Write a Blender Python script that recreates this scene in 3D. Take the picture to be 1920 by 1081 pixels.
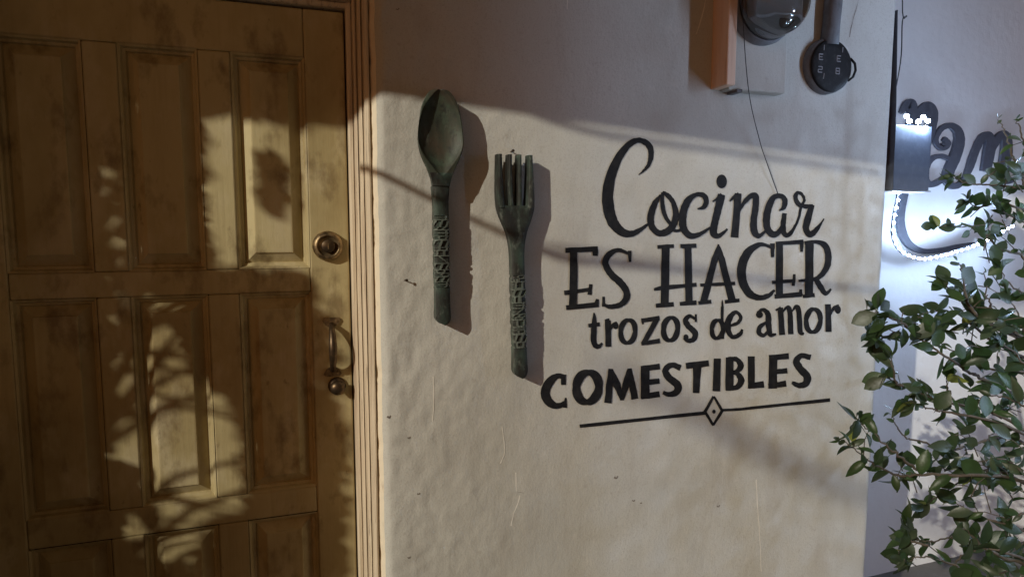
import bpy, bmesh, math, random
from mathutils import Vector, noise, Matrix
random.seed(7)
for o in list(bpy.data.objects): bpy.data.objects.remove(o)
S = bpy.context.scene
C = S.collection

# ------------------------------------------------------------------ camera
F = 1200.0; PSI = math.radians(18.7); PIT = math.radians(5.47)
CAM = Vector((0, -1.4, 1.5))
RT = Vector((math.cos(PSI), -math.sin(PSI), 0))
FW = Vector((math.sin(PSI)*math.cos(PIT), math.cos(PSI)*math.cos(PIT), -math.sin(PIT)))
UP = RT.cross(FW)
cd = bpy.data.cameras.new('camera'); cam = bpy.data.objects.new('camera', cd); C.objects.link(cam)
cam.location = CAM; cam.rotation_euler = (math.pi/2-PIT, 0, -PSI)
cd.sensor_width = 36; cd.lens = F/1920*36; cd.clip_start = .02; cd.clip_end = 500
S.camera = cam

# ------------------------------------------------------------------ light
LT = Vector((1.52, 1.0, -.79))            # direction in which the street light travels
SUNDIR = (-LT).normalized()
el = math.asin(SUNDIR.z); az = math.atan2(SUNDIR.x, SUNDIR.y)
w = bpy.data.worlds.new('World'); S.world = w; w.use_nodes = True
nt = w.node_tree
for n in list(nt.nodes): nt.nodes.remove(n)
wo = nt.nodes.new('ShaderNodeOutputWorld'); bg = nt.nodes.new('ShaderNodeBackground')
sk = nt.nodes.new('ShaderNodeTexSky'); sk.sky_type = 'NISHITA'; sk.sun_disc = False
sk.sun_elevation = el; sk.sun_rotation = az
tint = nt.nodes.new('ShaderNodeMix'); tint.data_type = 'RGBA'; tint.blend_type = 'MULTIPLY'
tint.inputs[0].default_value = 1.0
nt.links.new(sk.outputs[0], tint.inputs[6]); tint.inputs[7].default_value = (1.0, .435, .16, 1)
nt.links.new(tint.outputs[2], bg.inputs[0]); bg.inputs[1].default_value = .037
nt.links.new(bg.outputs[0], wo.inputs[0])
sl = bpy.data.lights.new('sun', 'SUN'); sl.energy = 2.15; sl.angle = math.radians(.5); sl.color = (1, .95, .80)
so = bpy.data.objects.new('sun', sl); C.objects.link(so)
so.rotation_euler = (-SUNDIR).to_track_quat('-Z', 'Y').to_euler(); so.location = (-6, -4, 5)
S.view_settings.view_transform = 'Standard'; S.view_settings.look = 'None'
S.view_settings.exposure = 0.09; S.view_settings.gamma = 1.0; S.view_settings.use_curve_mapping = False
S.render.engine = 'CYCLES'
S.render.resolution_x = 1024; S.render.resolution_y = 576

# ------------------------------------------------------------------ helpers
def ray(x, y): return FW + RT*((x-960)/F) - UP*((y-540.5)/F)
def pt(x, y, Y=0.0):
    d = ray(x, y); return CAM + d*((Y-CAM.y)/d.y)
def atd(x, y, z): return CAM + ray(x, y)*z
def src(p, t): return Vector(p) - LT*t                # point t metres (in Y) up the light's path

def tag(o, label, cat, group=None):
    o['label'] = label; o['category'] = cat
    if group: o['group'] = group
    return o
def empty(name, loc=(0, 0, 0)):
    o = bpy.data.objects.new(name, None); C.objects.link(o); o.location = loc; o.empty_display_size = .05
    return o
def link(name, me, mat, parent=None, smooth=False):
    o = bpy.data.objects.new(name, me); C.objects.link(o)
    if mat and not me.materials: me.materials.append(mat)
    if parent:
        o.parent = parent
        pl = Vector(parent.location)
        if parent.parent: pl = pl + Vector(parent.parent.location)
        o.location = -pl
    if smooth:
        for p in me.polygons: p.use_smooth = True
    return o
def mesh(name, v, f):
    me = bpy.data.meshes.new(name); me.from_pydata([tuple(q) for q in v], [], f); me.update(); return me
def bmobj(name, bm, mat, parent=None, smooth=False):
    bmesh.ops.recalc_face_normals(bm, faces=bm.faces)
    me = bpy.data.meshes.new(name); bm.to_mesh(me); bm.free(); return link(name, me, mat, parent, smooth)
def bx(bm, x0, x1, y0, y1, z0, z1, bev=0.0, seg=1):
    r = bmesh.ops.create_cube(bm, size=1)
    vs = r['verts']
    for v in vs:
        v.co = Vector(((x0+x1)/2+v.co.x*(x1-x0), (y0+y1)/2+v.co.y*(y1-y0), (z0+z1)/2+v.co.z*(z1-z0)))
    if bev:
        es = list({e for v in vs for e in v.link_edges})
        bmesh.ops.bevel(bm, geom=es, offset=bev, segments=seg, affect='EDGES', profile=.5)
def box(name, d, mat, parent=None, bev=.002):
    bm = bmesh.new(); bx(bm, *d, bev=bev, seg=2); return bmobj(name, bm, mat, parent)
def tube(bm, pts, rads, n=8, cap=True):
    pts = [Vector(p) for p in pts]; rings = []
    if not hasattr(rads, '__len__'): rads = [rads]*len(pts)
    prev = None
    for i, p in enumerate(pts):
        t = (pts[min(i+1, len(pts)-1)]-pts[max(i-1, 0)]).normalized()
        if prev is None:
            a = t.orthogonal().normalized()
        else:
            a = (prev - t*prev.dot(t)).normalized()
        prev = a; b = t.cross(a)
        rings.append([bm.verts.new(p+(a*math.cos(2*math.pi*k/n)+b*math.sin(2*math.pi*k/n))*rads[i]) for k in range(n)])
    for i in range(len(rings)-1):
        for k in range(n):
            bm.faces.new((rings[i][k], rings[i][(k+1) % n], rings[i+1][(k+1) % n], rings[i+1][k]))
    if cap:
        bm.faces.new(rings[0][::-1]); bm.faces.new(rings[-1])
def lathe(bm, c, prof, n=40, sx=1, sz=1):
    """profile (r, y) about the Y axis through c"""
    rings = []
    for r, y in prof:
        if r < 1e-6: rings.append([bm.verts.new(Vector(c)+Vector((0, y, 0)))])
        else: rings.append([bm.verts.new(Vector(c)+Vector((r*sx*math.cos(2*math.pi*k/n), y, r*sz*math.sin(2*math.pi*k/n)))) for k in range(n)])
    for a, b in zip(rings, rings[1:]):
        for k in range(n):
            q = [a[k % len(a)], a[(k+1) % len(a)], b[(k+1) % len(b)], b[k % len(b)]]
            q = list(dict.fromkeys(q))
            if len(q) > 2: bm.faces.new(q)
def catmull(P, m=8):
    if len(P) < 3:
        return [tuple(P[0][k]+(P[1][k]-P[0][k])*i/m for k in range(len(P[0]))) for i in range(m+1)]
    out = []
    for i in range(len(P)-1):
        p0 = P[max(i-1, 0)]; p1 = P[i]; p2 = P[i+1]; p3 = P[min(i+2, len(P)-1)]
        for j in range(m):
            t = j/m
            out.append(tuple(.5*((2*p1[k])+(-p0[k]+p2[k])*t+(2*p0[k]-5*p1[k]+4*p2[k]-p3[k])*t*t+(-p0[k]+3*p1[k]-3*p2[k]+p3[k])*t**3) for k in range(len(p1))))
    out.append(tuple(P[-1])); return out

# ------------------------------------------------------------------ materials
def mat(name, col=(.5, .5, .5), rough=.7, metal=0.0, vary=None, bump=None, spec=.3, coat=0):
    """vary: list of (scale(x,y,z), detail, colour, lo, hi, amount); bump: list of (scale, strength, distance)"""
    m = bpy.data.materials.new(name); m.use_nodes = True; t = m.node_tree; N = t.nodes; L = t.links
    b = N['Principled BSDF']; b.inputs['Roughness'].default_value = rough; b.inputs['Metallic'].default_value = metal
    b.inputs['Specular IOR Level'].default_value = spec
    b.inputs['Base Color'].default_value = (*col, 1)
    geo = N.new('ShaderNodeNewGeometry'); cur = None
    for sc, det, c2, lo, hi, amt in (vary or []):
        mp = N.new('ShaderNodeMapping'); L.new(geo.outputs['Position'], mp.inputs[0])
        mp.inputs['Scale'].default_value = sc; mp.inputs['Location'].default_value = (random.uniform(0, 9), random.uniform(0, 9), random.uniform(0, 9))
        nz = N.new('ShaderNodeTexNoise'); nz.inputs['Scale'].default_value = 1; nz.inputs['Detail'].default_value = det
        nz.inputs['Roughness'].default_value = .62
        L.new(mp.outputs[0], nz.inputs['Vector'])
        mr = N.new('ShaderNodeMapRange'); L.new(nz.outputs[0], mr.inputs[0])
        mr.inputs[1].default_value = lo; mr.inputs[2].default_value = hi; mr.inputs[4].default_value = amt
        mx = N.new('ShaderNodeMix'); mx.data_type = 'RGBA'; L.new(mr.outputs[0], mx.inputs[0])
        if cur: L.new(cur, mx.inputs[6])
        else: mx.inputs[6].default_value = (*col, 1)
        mx.inputs[7].default_value = (*c2, 1); cur = mx.outputs[2]
    if cur: L.new(cur, b.inputs['Base Color'])
    pn = None
    for sc, st, ds in (bump or []):
        mp = N.new('ShaderNodeMapping'); L.new(geo.outputs['Position'], mp.inputs[0]); mp.inputs['Scale'].default_value = sc
        nz = N.new('ShaderNodeTexNoise'); nz.inputs['Scale'].default_value = 1; nz.inputs['Detail'].default_value = 4
        L.new(mp.outputs[0], nz.inputs['Vector'])
        bp = N.new('ShaderNodeBump'); bp.inputs['Strength'].default_value = st; bp.inputs['Distance'].default_value = ds
        L.new(nz.outputs[0], bp.inputs['Height'])
        if pn: L.new(pn, bp.inputs['Normal'])
        pn = bp.outputs[0]
    if pn: L.new(pn, b.inputs['Normal'])
    if coat: b.inputs['Coat Weight'].default_value = coat
    return m
M = {}
M['plaster'] = mat('cream_plaster', (.605, .595, .55), .88, vary=[((1.9, 1.9, 1.5), 6, (.47, .455, .405), .42, .68, .8), ((9, 9, 3), 7, (.42, .38, .33), .54, .76, .5), ((60, 60, 60), 3, (.40, .36, .31), .62, .8, .5), ((330, 330, 330), 2, (.42, .39, .35), .52, .70, .5), ((26, 26, 26), 4, (.70, .66, .60), .62, .75, .35)],
                   bump=[((13, 13, 9), .12, .007), ((75, 75, 38), .28, .003), ((190, 190, 140), .5, .0014), ((420, 420, 420), .3, .0008)], spec=.15)
M['plaster_side'] = mat('white_plaster', (.80, .80, .81), .85, vary=[((2, 2, 1.5), 5, (.66, .66, .67), .45, .75, .6), ((40, 40, 40), 3, (.7, .7, .7), .64, .75, .5)],
                   bump=[((30, 30, 30), .4, .005), ((160, 160, 160), .3, .0015)], spec=.15)
M['rim'] = mat('lit_plaster_rim', (.85, .75, .59), .9, vary=[((60, 60, 25), 4, (.45, .36, .27), .60, .78, .6)], bump=[((90, 90, 60), .5, .003)], spec=.1)  # base lightened to paint in the strong light on this edge
M['paint'] = mat('black_paint', (.016, .016, .018), .55, vary=[((50, 50, 50), 5, (.034, .033, .032), .42, .75, .9), ((260, 260, 120), 4, (.09, .085, .08), .66, .78, .6)], bump=[((34, 34, 22), .4, .004), ((300, 300, 300), .3, .001)], spec=.08)
M['scratch'] = mat('pale_scratch', (.78, .75, .68), .9, spec=.1)
M['hairline'] = mat('dark_hairline', (.24, .21, .18), .9, spec=.1)
M['door'] = mat('yellowed_door_paint', (.57, .48, .26), .50, vary=[((2.6, 2.6, 1.5), 6, (.30, .215, .09), .42, .64, .75), ((50, 50, 2.4), 6, (.24, .16, .07), .52, .80, .35), ((8, 8, 4), 7, (.70, .61, .42), .52, .70, .6), ((16, 16, 9), 7, (.16, .10, .045), .53, .68, .65), ((45, 45, 22), 5, (.09, .05, .02), .66, .78, .7)],
                bump=[((110, 110, 3.5), .22, .0025), ((30, 30, 14), .3, .003), ((260, 260, 60), .3, .0008)], spec=.35)
M['frame'] = mat('worn_frame_paint', (.74, .62, .46), .6, vary=[((90, 90, 2.2), 6, (.34, .23, .15), .52, .68, .75), ((160, 160, 6), 5, (.07, .04, .025), .60, .72, .9), ((20, 20, 4), 4, (.72, .60, .44), .55, .72, .6)],
                bump=[((150, 150, 4), .7, .004)], spec=.25)
M['gap'] = mat('dark_gap', (.02, .014, .01), .9, spec=.05)
M['brass'] = mat('aged_brass', (.40, .29, .16), .45, .85, vary=[((70, 70, 70), 5, (.09, .06, .035), .40, .64, .9)], bump=[((200, 200, 200), .3, .001)])
M['iron'] = mat('dark_iron', (.10, .07, .045), .42, .8, vary=[((60, 60, 60), 4, (.25, .16, .08), .5, .75, .7)])
M['batten'] = mat('orange_lit_batten', (.82, .58, .43), .6, vary=[((60, 60, 4), 5, (.66, .42, .28), .52, .75, .7), ((120, 120, 12), 4, (.25, .12, .06), .66, .78, .7)], bump=[((120, 120, 6), .5, .002)])  # peach base paints in the orange light falling on the batten
M['boxgrey'] = mat('painted_grey_box', (.43, .43, .45), .6, vary=[((12, 12, 12), 5, (.34, .33, .33), .45, .7, .7)], bump=[((80, 80, 80), .3, .002)])
M['conduit'] = mat('grimy_conduit', (.17, .17, .18), .65, vary=[((30, 30, 18), 5, (.07, .065, .06), .45, .7, .8)], bump=[((60, 60, 60), .4, .003)])
M['blackplastic'] = mat('black_enamel', (.014, .014, .015), .62, vary=[((60, 60, 60), 5, (.05, .05, .052), .5, .8, .8)], bump=[((120, 120, 120), .5, .002)], spec=.2)
M['mark'] = mat('pale_embossed_mark', (.30, .30, .32), .6)
M['wire'] = mat('black_wire', (.03, .028, .028), .6)
M['steel'] = mat('galvanised_steel', (.50, .51, .53), .33, .9, vary=[((40, 40, 40), 4, (.3, .3, .32), .45, .7, .7)])
M['meterdark'] = mat('meter_register_black', (.16, .145, .135), .5)
M['dial'] = mat('meter_dial_plate', (.34, .33, .33), .5)
M['boxdark'] = mat('slate_metal_box', (.07, .08, .105), .6, .2, vary=[((40, 40, 40), 5, (.11, .12, .15), .5, .75, .6)], bump=[((90, 90, 90), .25, .001)])
M['letter'] = mat('slate_letter', (.085, .09, .115), .6, vary=[((40, 40, 40), 4, (.13, .135, .16), .5, .75, .6)])
M['strip'] = mat('led_strip_backing', (.10, .11, .13), .5)
M['ground'] = mat('worn_concrete_ground', (.12, .11, .10), .85, vary=[((2, 2, 2), 5, (.08, .075, .065), .4, .7, .7), ((40, 40, 40), 4, (.17, .16, .145), .55, .75, .5)], bump=[((60, 60, 60), .4, .004)])
M['roof'] = mat('brown_canopy_boards', (.20, .12, .07), .7, vary=[((30, 30, 3), 5, (.10, .06, .03), .45, .7, .7)])
M['bark'] = mat('grey_brown_bark', (.085, .07, .055), .85, vary=[((80, 80, 40), 4, (.15, .13, .11), .5, .75, .7)], bump=[((160, 160, 60), .5, .002)])
def leafmat(name, c, c2, tr=.25):
    m = mat(name, c, .38, vary=[((25, 25, 25), 3, c2, .4, .7, .9)], bump=[((150, 150, 150), .3, .0012)], spec=.38)
    b = m.node_tree.nodes['Principled BSDF']
    b.inputs['Subsurface Weight'].default_value = 0
    N = m.node_tree.nodes; L = m.node_tree.links
    t = N.new('ShaderNodeBsdfTranslucent'); t.inputs[0].default_value = (c2[0]*1.6, c2[1]*1.7, c2[2]*1.1, 1)
    mx = N.new('ShaderNodeMixShader'); mx.inputs[0].default_value = tr
    L.new(b.outputs[0], mx.inputs[1]); L.new(t.outputs[0], mx.inputs[2]); L.new(mx.outputs[0], N['Material Output'].inputs[0])
    return m
LEAF = [leafmat('leaf_dark_green', (.022, .037, .016), (.038, .062, .026)), leafmat('leaf_green', (.029, .054, .018), (.048, .088, .030)),
        leafmat('leaf_grey_green', (.042, .058, .034), (.066, .088, .05)), leafmat('leaf_yellow_green', (.13, .16, .035), (.22, .22, .05))]
def emis(name, col, st):
    m = bpy.data.materials.new(name); m.use_nodes = True; t = m.node_tree
    b = t.nodes['Principled BSDF']; b.inputs['Base Color'].default_value = (.8, .8, .8, 1)
    b.inputs['Emission Color'].default_value = (*col, 1); b.inputs['Emission Strength'].default_value = st
    return m
M['led'] = emis('led_chip_light', (.50, .69, 1.0), 620)
M['fill_bulb'] = emis('fill_bulb_light', (.52, .69, 1.0), 265)  # for bulbs added out of frame as cool fill on the wall
M['led_small'] = emis('led_cluster_light', (.50, .69, 1.0), 560)
M['glass'] = bpy.data.materials.new('clear_glass'); M['glass'].use_nodes = True
g = M['glass'].node_tree.nodes['Principled BSDF']; g.inputs['Transmission Weight'].default_value = 1; g.inputs['Roughness'].default_value = .03
g.inputs['IOR'].default_value = 1.45; g.inputs['Base Color'].default_value = (.93, .95, .95, 1)
# carved wood: near-black stain, green patina rubbed onto the raised edges
def carved():
    m = mat('verdigris_carved_wood', (.022, .023, .021), .58, vary=[((18, 18, 11), 6, (.060, .100, .078), .44, .66, .9), ((40, 40, 22), 6, (.016, .013, .011), .48, .66, .9), ((70, 70, 34), 6, (.20, .23, .20), .56, .72, .55)],
            bump=[((140, 140, 60), .5, .0015)], spec=.45)
    t = m.node_tree; N = t.nodes; L = t.links; b = N['Principled BSDF']
    l = b.inputs['Base Color'].links[0].from_socket
    ge = N.new('ShaderNodeAttribute'); ge.attribute_name = 'ridge'; mr = N.new('ShaderNodeMapRange'); L.new(ge.outputs['Fac'], mr.inputs[0])
    mr.inputs[1].default_value = .05; mr.inputs[2].default_value = 1.1; mr.inputs[4].default_value = .6
    mx = N.new('ShaderNodeMix'); mx.data_type = 'RGBA'; L.new(mr.outputs[0], mx.inputs[0]); L.new(l, mx.inputs[6]); mx.inputs[7].default_value = (.27, .31, .27, 1)
    L.new(mx.outputs[2], b.inputs['Base Color']); return m
M['carved'] = carved()
M['bowl'] = mat('green_brown_bowl', (.042, .054, .038), .55, vary=[((14, 14, 9), 4, (.070, .048, .032), .40, .66, .85), ((24, 24, 20), 5, (.075, .115, .078), .52, .72, .8), ((70, 70, 50), 4, (.02, .022, .02), .52, .70, .8), ((40, 40, 16), 6, (.20, .24, .20), .60, .74, .5)], bump=[((120, 120, 60), .4, .0012)], spec=.45)

# ------------------------------------------------------------------ ground and side wall
me = mesh('ground', [(-60, -60, 0), (60, -60, 0), (60, 60, 0), (-60, 60, 0)], [(0, 1, 2, 3)])
gr = link('ground', me, M['ground']); gr['kind'] = 'structure'
SETB = .60
def side_y(x, z): return SETB - .003*noise.noise(Vector((x*2.1, 3, z*2.1)))
v = []; f = []; nx, nz_ = 120, 130
for j in range(nz_+1):
    for i in range(nx+1):
        x = 1.602+3.6*i/nx; z = 3.3*j/nz_
        v.append((x, side_y(x, z), z))
for j in range(nz_):
    for i in range(nx):
        a = j*(nx+1)+i; f.append((a, a+1, a+nx+2, a+nx+1))
k = len(v); v += [(1.602, SETB+.2, 0), (5.202, SETB+.2, 0), (5.202, SETB+.2, 3.3), (1.602, SETB+.2, 3.3)]
f += [(k+1, k, k+3, k+2)]
sw = link('side_wall', mesh('side_wall', v, f), M['plaster_side'], smooth=True)
tag(sw, 'pale set-back plaster wall carrying the cut-out script letters', 'wall')

# ------------------------------------------------------------------ front wall
def sm(t): t = max(0, min(1, t)); return t*t*(3-2*t)
def wdisp(x, z):
    near = 1-sm((x-.16)/.55)
    d = .0016*noise.noise(Vector((x*5, 1, z*4))) + .0010*noise.noise(Vector((x*16, 5, z*11)))
    d += near*(.0019*noise.noise(Vector((x*26, 9, z*17)))+.0020*noise.noise(Vector((x*60, 2, z*42))))
    return d
WT = 2.78
wall = tag(empty('house_wall', (.9, 0, 0)), 'cream plastered house wall with black hand-painted Spanish lettering beside the door', 'wall')
cols = [(.1615, .10), (.1615, .06), (.1615, .036), (.1635, .027), (.168, .018), (.173, .0105), (.178, .005), (.183, .0015)]
x = .188
while x < 1.588: cols.append((x, 0)); x += .008
cols += [(1.590, .0006), (1.595, .0025), (1.599, .007), (1.600, .014), (1.600, .05), (1.600, .3), (1.600, .797)]
v = []; f = []; nzc = 340; nc = len(cols)
for j in range(nzc+1):
    z = WT*j/nzc
    chip = .0055*noise.noise(Vector((0, 4, z*9)))+.0050*noise.noise(Vector((7, 4, z*31)))
    chip += .014*max(0, noise.noise(Vector((3, 8, z*14)))-.3)+.002*noise.noise(Vector((5, 1, z*90)))
    for (x, y) in cols:
        if x < .188:
            k_ = (.188-x)/.0265
            xx = x+chip*k_*.55; yy = y+wdisp(x, z)*(1-k_) + abs(chip)*k_*.6*(1 if y > 0 and y < .05 else 0)
        elif x > 1.588:
            xx = x+.0012*noise.noise(Vector((2, 6, z*6))); yy = y+wdisp(x, z)*(1 if y < .01 else 0)
        else: xx, yy = x, wdisp(x, z)
        v.append((xx, yy, z))
for j in range(nzc):
    for i in range(nc-1):
        a = j*nc+i; f.append((a, a+1, a+nc+1, a+nc))
me = mesh('plaster_face', v, f)
me.materials.append(M['plaster']); me.materials.append(M['rim'])
for q in me.polygons:
    if q.index % (nc-1) < 5: q.material_index = 1
pf = link('plaster_face', me, None, wall, smooth=True)
DL, DR, DT = -.62, .118, 1.972
FL, FRX = DL-.0425, .1605
box('plaster_face', (-2.4, FL-.001, 0, .2, 0, WT), M['plaster'], wall)
box('lintel_face', (FL-.001+.002, .1590, 0.001, .2, DT+.045, WT), M['plaster'], wall)
def onwall(x, y, off):
    p = pt(x, y); return Vector((p.x, wdisp(p.x, p.z)-off, p.z))

# --------------------------- painted lettering
SC = 1920/620.; OX, OY = 1000, 230
layer = [0]
def stroke_faces(v, f, pts, plane, m=8, jit=.6, cap=True, curve=True):
    P = catmull(pts, m) if curve else [tuple(a) for a in sum([[tuple(p0[k]+(p1[k]-p0[k])*i/6 for k in range(3)) for i in range(6)] for p0, p1 in zip(pts, pts[1:])], [])]+[tuple(pts[-1])]
    base = len(v); n = len(P); seed = random.uniform(0, 99)
    L = []; R = []
    for i in range(n):
        a = P[max(i-1, 0)]; b = P[min(i+1, n-1)]
        dx, dy = b[0]-a[0], b[1]-a[1]; l = math.hypot(dx, dy) or 1
        nx, ny = -dy/l, dx/l; hw = max(P[i][2], .8)/2
        j1 = jit*noise.noise(Vector((i*.45, seed, 0)))*2; j2 = jit*noise.noise(Vector((i*.45, seed, 7)))*2
        L.append((P[i][0]+nx*(hw+j1), P[i][1]+ny*(hw+j1))); R.append((P[i][0]-nx*(hw+j2), P[i][1]-ny*(hw+j2)))
    for a, b in zip(L, R): v.append(plane(*a)); v.append(plane(*b))
    for i in range(n-1): f.append((base+2*i, base+2*i+1, base+2*i+3, base+2*i+2))
    return P
def letter(strokes, name='painted_letter', parent=wall, jit=1.3):
    v = []; f = []
    for s in strokes:
        layer[0] = (layer[0]+1) % 6
        off = .0013+.00022*layer[0]
        pl = lambda a, b: onwall(OX+a/SC, OY+b/SC, off)
        kind = s[0]
        if kind == 'c': stroke_faces(v, f, s[1], pl, jit=jit)
        elif kind == 'l': stroke_faces(v, f, s[1], pl, jit=jit, curve=False)
        elif kind == 'e':                      # filled ellipse
            _, cx, cy, rx, ry = s; b0 = len(v); v.append(pl(cx, cy))
            for k in range(20):
                t = 2*math.pi*k/20; v.append(pl(cx+rx*math.cos(t), cy+ry*math.sin(t)))
            for k in range(20): f.append((b0, b0+1+k, b0+1+(k+1) % 20))
        elif kind == 'r':                      # ring with varying stroke
            _, cx, cy, rx, ry, wv, wh = s; b0 = len(v); n = 36; sd = random.uniform(0, 50)
            for k in range(n):
                t = 2*math.pi*k/n; ww = (wh*abs(math.cos(t))+wv*abs(math.sin(t)))/2
                j = jit*noise.noise(Vector((math.cos(t)*2, math.sin(t)*2, sd)))*1.5
                ca, sa = math.cos(t), math.sin(t); sk_ = -.06*ry*sa
                v.append(pl(cx+(rx+ww+j)*ca+sk_, cy+(ry+ww+j)*sa)); v.append(pl(cx+(rx-ww+j)*ca+sk_, cy+(ry-ww+j)*sa))
            for k in range(n):
                a = b0+2*k; b = b0+2*((k+1) % n); f.append((a, a+1, b+1, b))
    me = mesh(name, v, f)
    for p in me.polygons:
        pass
    bm = bmesh.new(); bm.from_mesh(me)
    for q in bm.faces:
        q.normal_update()
        if q.normal.y > 0: q.normal_flip()
    bm.to_mesh(me); bm.free()
    return link(name, me, M['paint'], parent)
Y5 = 960
def d5(strokes):
    out = []
    for s in strokes:
        if s[0] in 'cl': out.append((s[0], [(a, b+Y5, w_) for a, b, w_ in s[1]]))
        else: out.append((s[0], s[1], s[2]+Y5)+tuple(s[3:]))
    return out
# Cocinar
letter([('c', [(610, 303, 3), (640, 278, 14), (668, 245, 22), (682, 190, 31), (672, 135, 36), (620, 103, 30), (560, 122, 36), (500, 195, 46), (450, 305, 58), (430, 410, 65), (436, 500, 66), (462, 580, 62), (510, 632, 50), (562, 645, 38), (612, 625, 27), (664, 588, 14)])])
letter([('c', [(738, 418, 8), (705, 465, 32), (680, 535, 40), (684, 598, 38), (725, 640, 36), (780, 628, 42), (815, 580, 38), (824, 520, 34), (808, 460, 28), (778, 422, 28), (748, 402, 14)]),
        ('c', [(748, 405, 16), (746, 470, 26), (760, 535, 25), (792, 588, 20), (818, 625, 18), (852, 622, 16)])])
letter([('c', [(950, 500, 6), (985, 490, 25), (1000, 458, 30), (985, 422, 30), (940, 418, 25), (895, 452, 40), (870, 510, 44), (862, 570, 44), (872, 620, 42), (908, 655, 36), (960, 648, 26), (1025, 608, 12)])])
letter([('c', [(1035, 458, 6), (1065, 440, 18), (1092, 418, 28)]), ('c', [(1090, 416, 42), (1075, 480, 44), (1058, 550, 42), (1046, 610, 42), (1048, 648, 40), (1080, 655, 26), (1125, 615, 12)]), ('e', 1090, 341, 31, 40)])
letter([('c', [(1136, 455, 8), (1165, 430, 20), (1192, 414, 26)]), ('l', [(1186, 410, 42), (1178, 500, 40), (1165, 665, 44)]),
        ('c', [(1178, 540, 8), (1215, 470, 22), (1265, 424, 30), (1290, 432, 36), (1285, 500, 38), (1274, 580, 40), (1280, 636, 40), (1310, 655, 26), (1352, 618, 12)])])
letter([('c', [(1424, 510, 6), (1450, 492, 26), (1458, 452, 32), (1438, 426, 28), (1396, 432, 32), (1366, 482, 40), (1350, 550, 42), (1354, 612, 40), (1388, 648, 38), (1426, 628, 28), (1456, 560, 12)]),
        ('c', [(1458, 525, 26), (1448, 590, 32), (1454, 642, 30), (1482, 650, 26), (1518, 602, 17), (1542, 540, 15), (1552, 478, 15)])])
letter([('c', [(1552, 480, 15), (1570, 450, 16), (1556, 416, 18), (1530, 408, 22), (1519, 435, 26), (1535, 470, 28), (1565, 484, 26), (1620, 486, 26)]), ('c', [(1614, 476, 30), (1590, 560, 40), (1580, 615, 36), (1604, 648, 36), (1642, 618, 26), (1685, 556, 4)])])
# ES HACER
letter([('l', [(184, 741, 30), (372, 731, 30)]), ('l', [(358, 731, 30), (356, 772, 30)]), ('l', [(231, 745, 44), (232, 900, 46), (226, 1072, 46)]), ('l', [(178, 987, 26), (336, 966, 22)]), ('l', [(331, 936, 20), (326, 998, 24)]), ('l', [(188, 1072, 28), (378, 1054, 30)]), ('l', [(370, 1022, 18), (362, 1064, 34)])])
letter([('c', [(556, 762, 16), (490, 738, 24), (432, 770, 36), (416, 820, 38), (450, 880, 40), (500, 925, 42), (536, 975, 40), (536, 1020, 38), (500, 1055, 30), (440, 1066, 26), (402, 1050, 14)]), ('l', [(556, 742, 22), (558, 808, 16)]), ('l', [(406, 1008, 14), (406, 1066, 20)])])
letter([('l', [(766, 715, 46), (760, 1055, 46)]), ('l', [(718, 721, 22), (814, 715, 22)]), ('l', [(708, 1060, 24), (813, 1052, 28)]), ('l', [(895, 715, 42), (901, 1045, 42)]), ('l', [(850, 716, 24), (944, 713, 24)]), ('l', [(848, 1050, 22), (946, 1043, 26)]), ('l', [(697, 967, 16), (740, 958, 26), (946, 939, 22)])])
letter([('l', [(1074, 705, 10), (1052, 790, 38), (985, 1040, 42)]), ('l', [(1074, 715, 16), (1090, 790, 40), (1152, 1034, 44)]), ('l', [(966, 941, 18), (1168, 931, 20)]), ('l', [(954, 1044, 20), (1031, 1037, 22)]), ('l', [(1110, 1038, 20), (1196, 1029, 22)])])
letter([('c', [(1392, 728, 16), (1320, 706, 24), (1252, 742, 44), (1211, 820, 52), (1211, 910, 52), (1248, 985, 46), (1302, 1014, 34), (1360, 1004, 28), (1398, 970, 14)]), ('l', [(1386, 700, 28), (1386, 780, 20)])])
letter([('l', [(1426, 695, 42), (1425, 1005, 42)]), ('l', [(1404, 701, 22), (1566, 690, 24)]), ('l', [(1554, 688, 24), (1554, 748, 18)]), ('l', [(1383, 926, 20), (1520, 916, 20)]), ('l', [(1514, 878, 16), (1508, 946, 20)]), ('l', [(1397, 1008, 26), (1556, 995, 30)]), ('l', [(1550, 966, 16), (1550, 1002, 22)])])
letter([('l', [(1600, 690, 50), (1597, 1000, 48)]), ('c', [(1570, 697, 20), (1640, 691, 22), (1690, 712, 36), (1710, 770, 38), (1700, 840, 36), (1652, 898, 26), (1590, 912, 20), (1536, 916, 14)]), ('c', [(1640, 908, 30), (1668, 955, 34), (1696, 990, 26), (1728, 964, 12)]), ('l', [(1562, 1007, 20), (1632, 999, 24)])])
# trozos de amor
letter(d5([('c', [(350, 142, 8), (352, 200, 30), (347, 280, 34), (354, 324, 32), (376, 338, 26), (399, 318, 12)]), ('l', [(317, 216, 22), (383, 208, 22)])]))
letter(d5([('l', [(430, 185, 34), (433, 338, 34)]), ('c', [(440, 250, 8), (460, 212, 18), (484, 202, 22)]), ('e', 477, 217, 15, 20), ('l', [(413, 188, 14), (440, 184, 22)])]))
letter(d5([('r', 547, 250, 42, 66, 20, 26)]))
letter(d5([('l', [(624, 186, 24), (730, 172, 26)]), ('l', [(714, 178, 30), (638, 316, 30)]), ('l', [(624, 321, 20), (732, 303, 28)]), ('l', [(632, 176, 16), (634, 208, 12)])]))
letter(d5([('r', 795, 236, 42, 66, 20, 28)]))
letter(d5([('c', [(940, 178, 14), (905, 160, 22), (880, 186, 30), (900, 222, 34), (936, 256, 34), (930, 294, 30), (896, 304, 24), (874, 286, 22)]), ('e', 884, 284, 15, 18), ('l', [(940, 150, 10), (940, 195, 14)])]))
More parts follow.
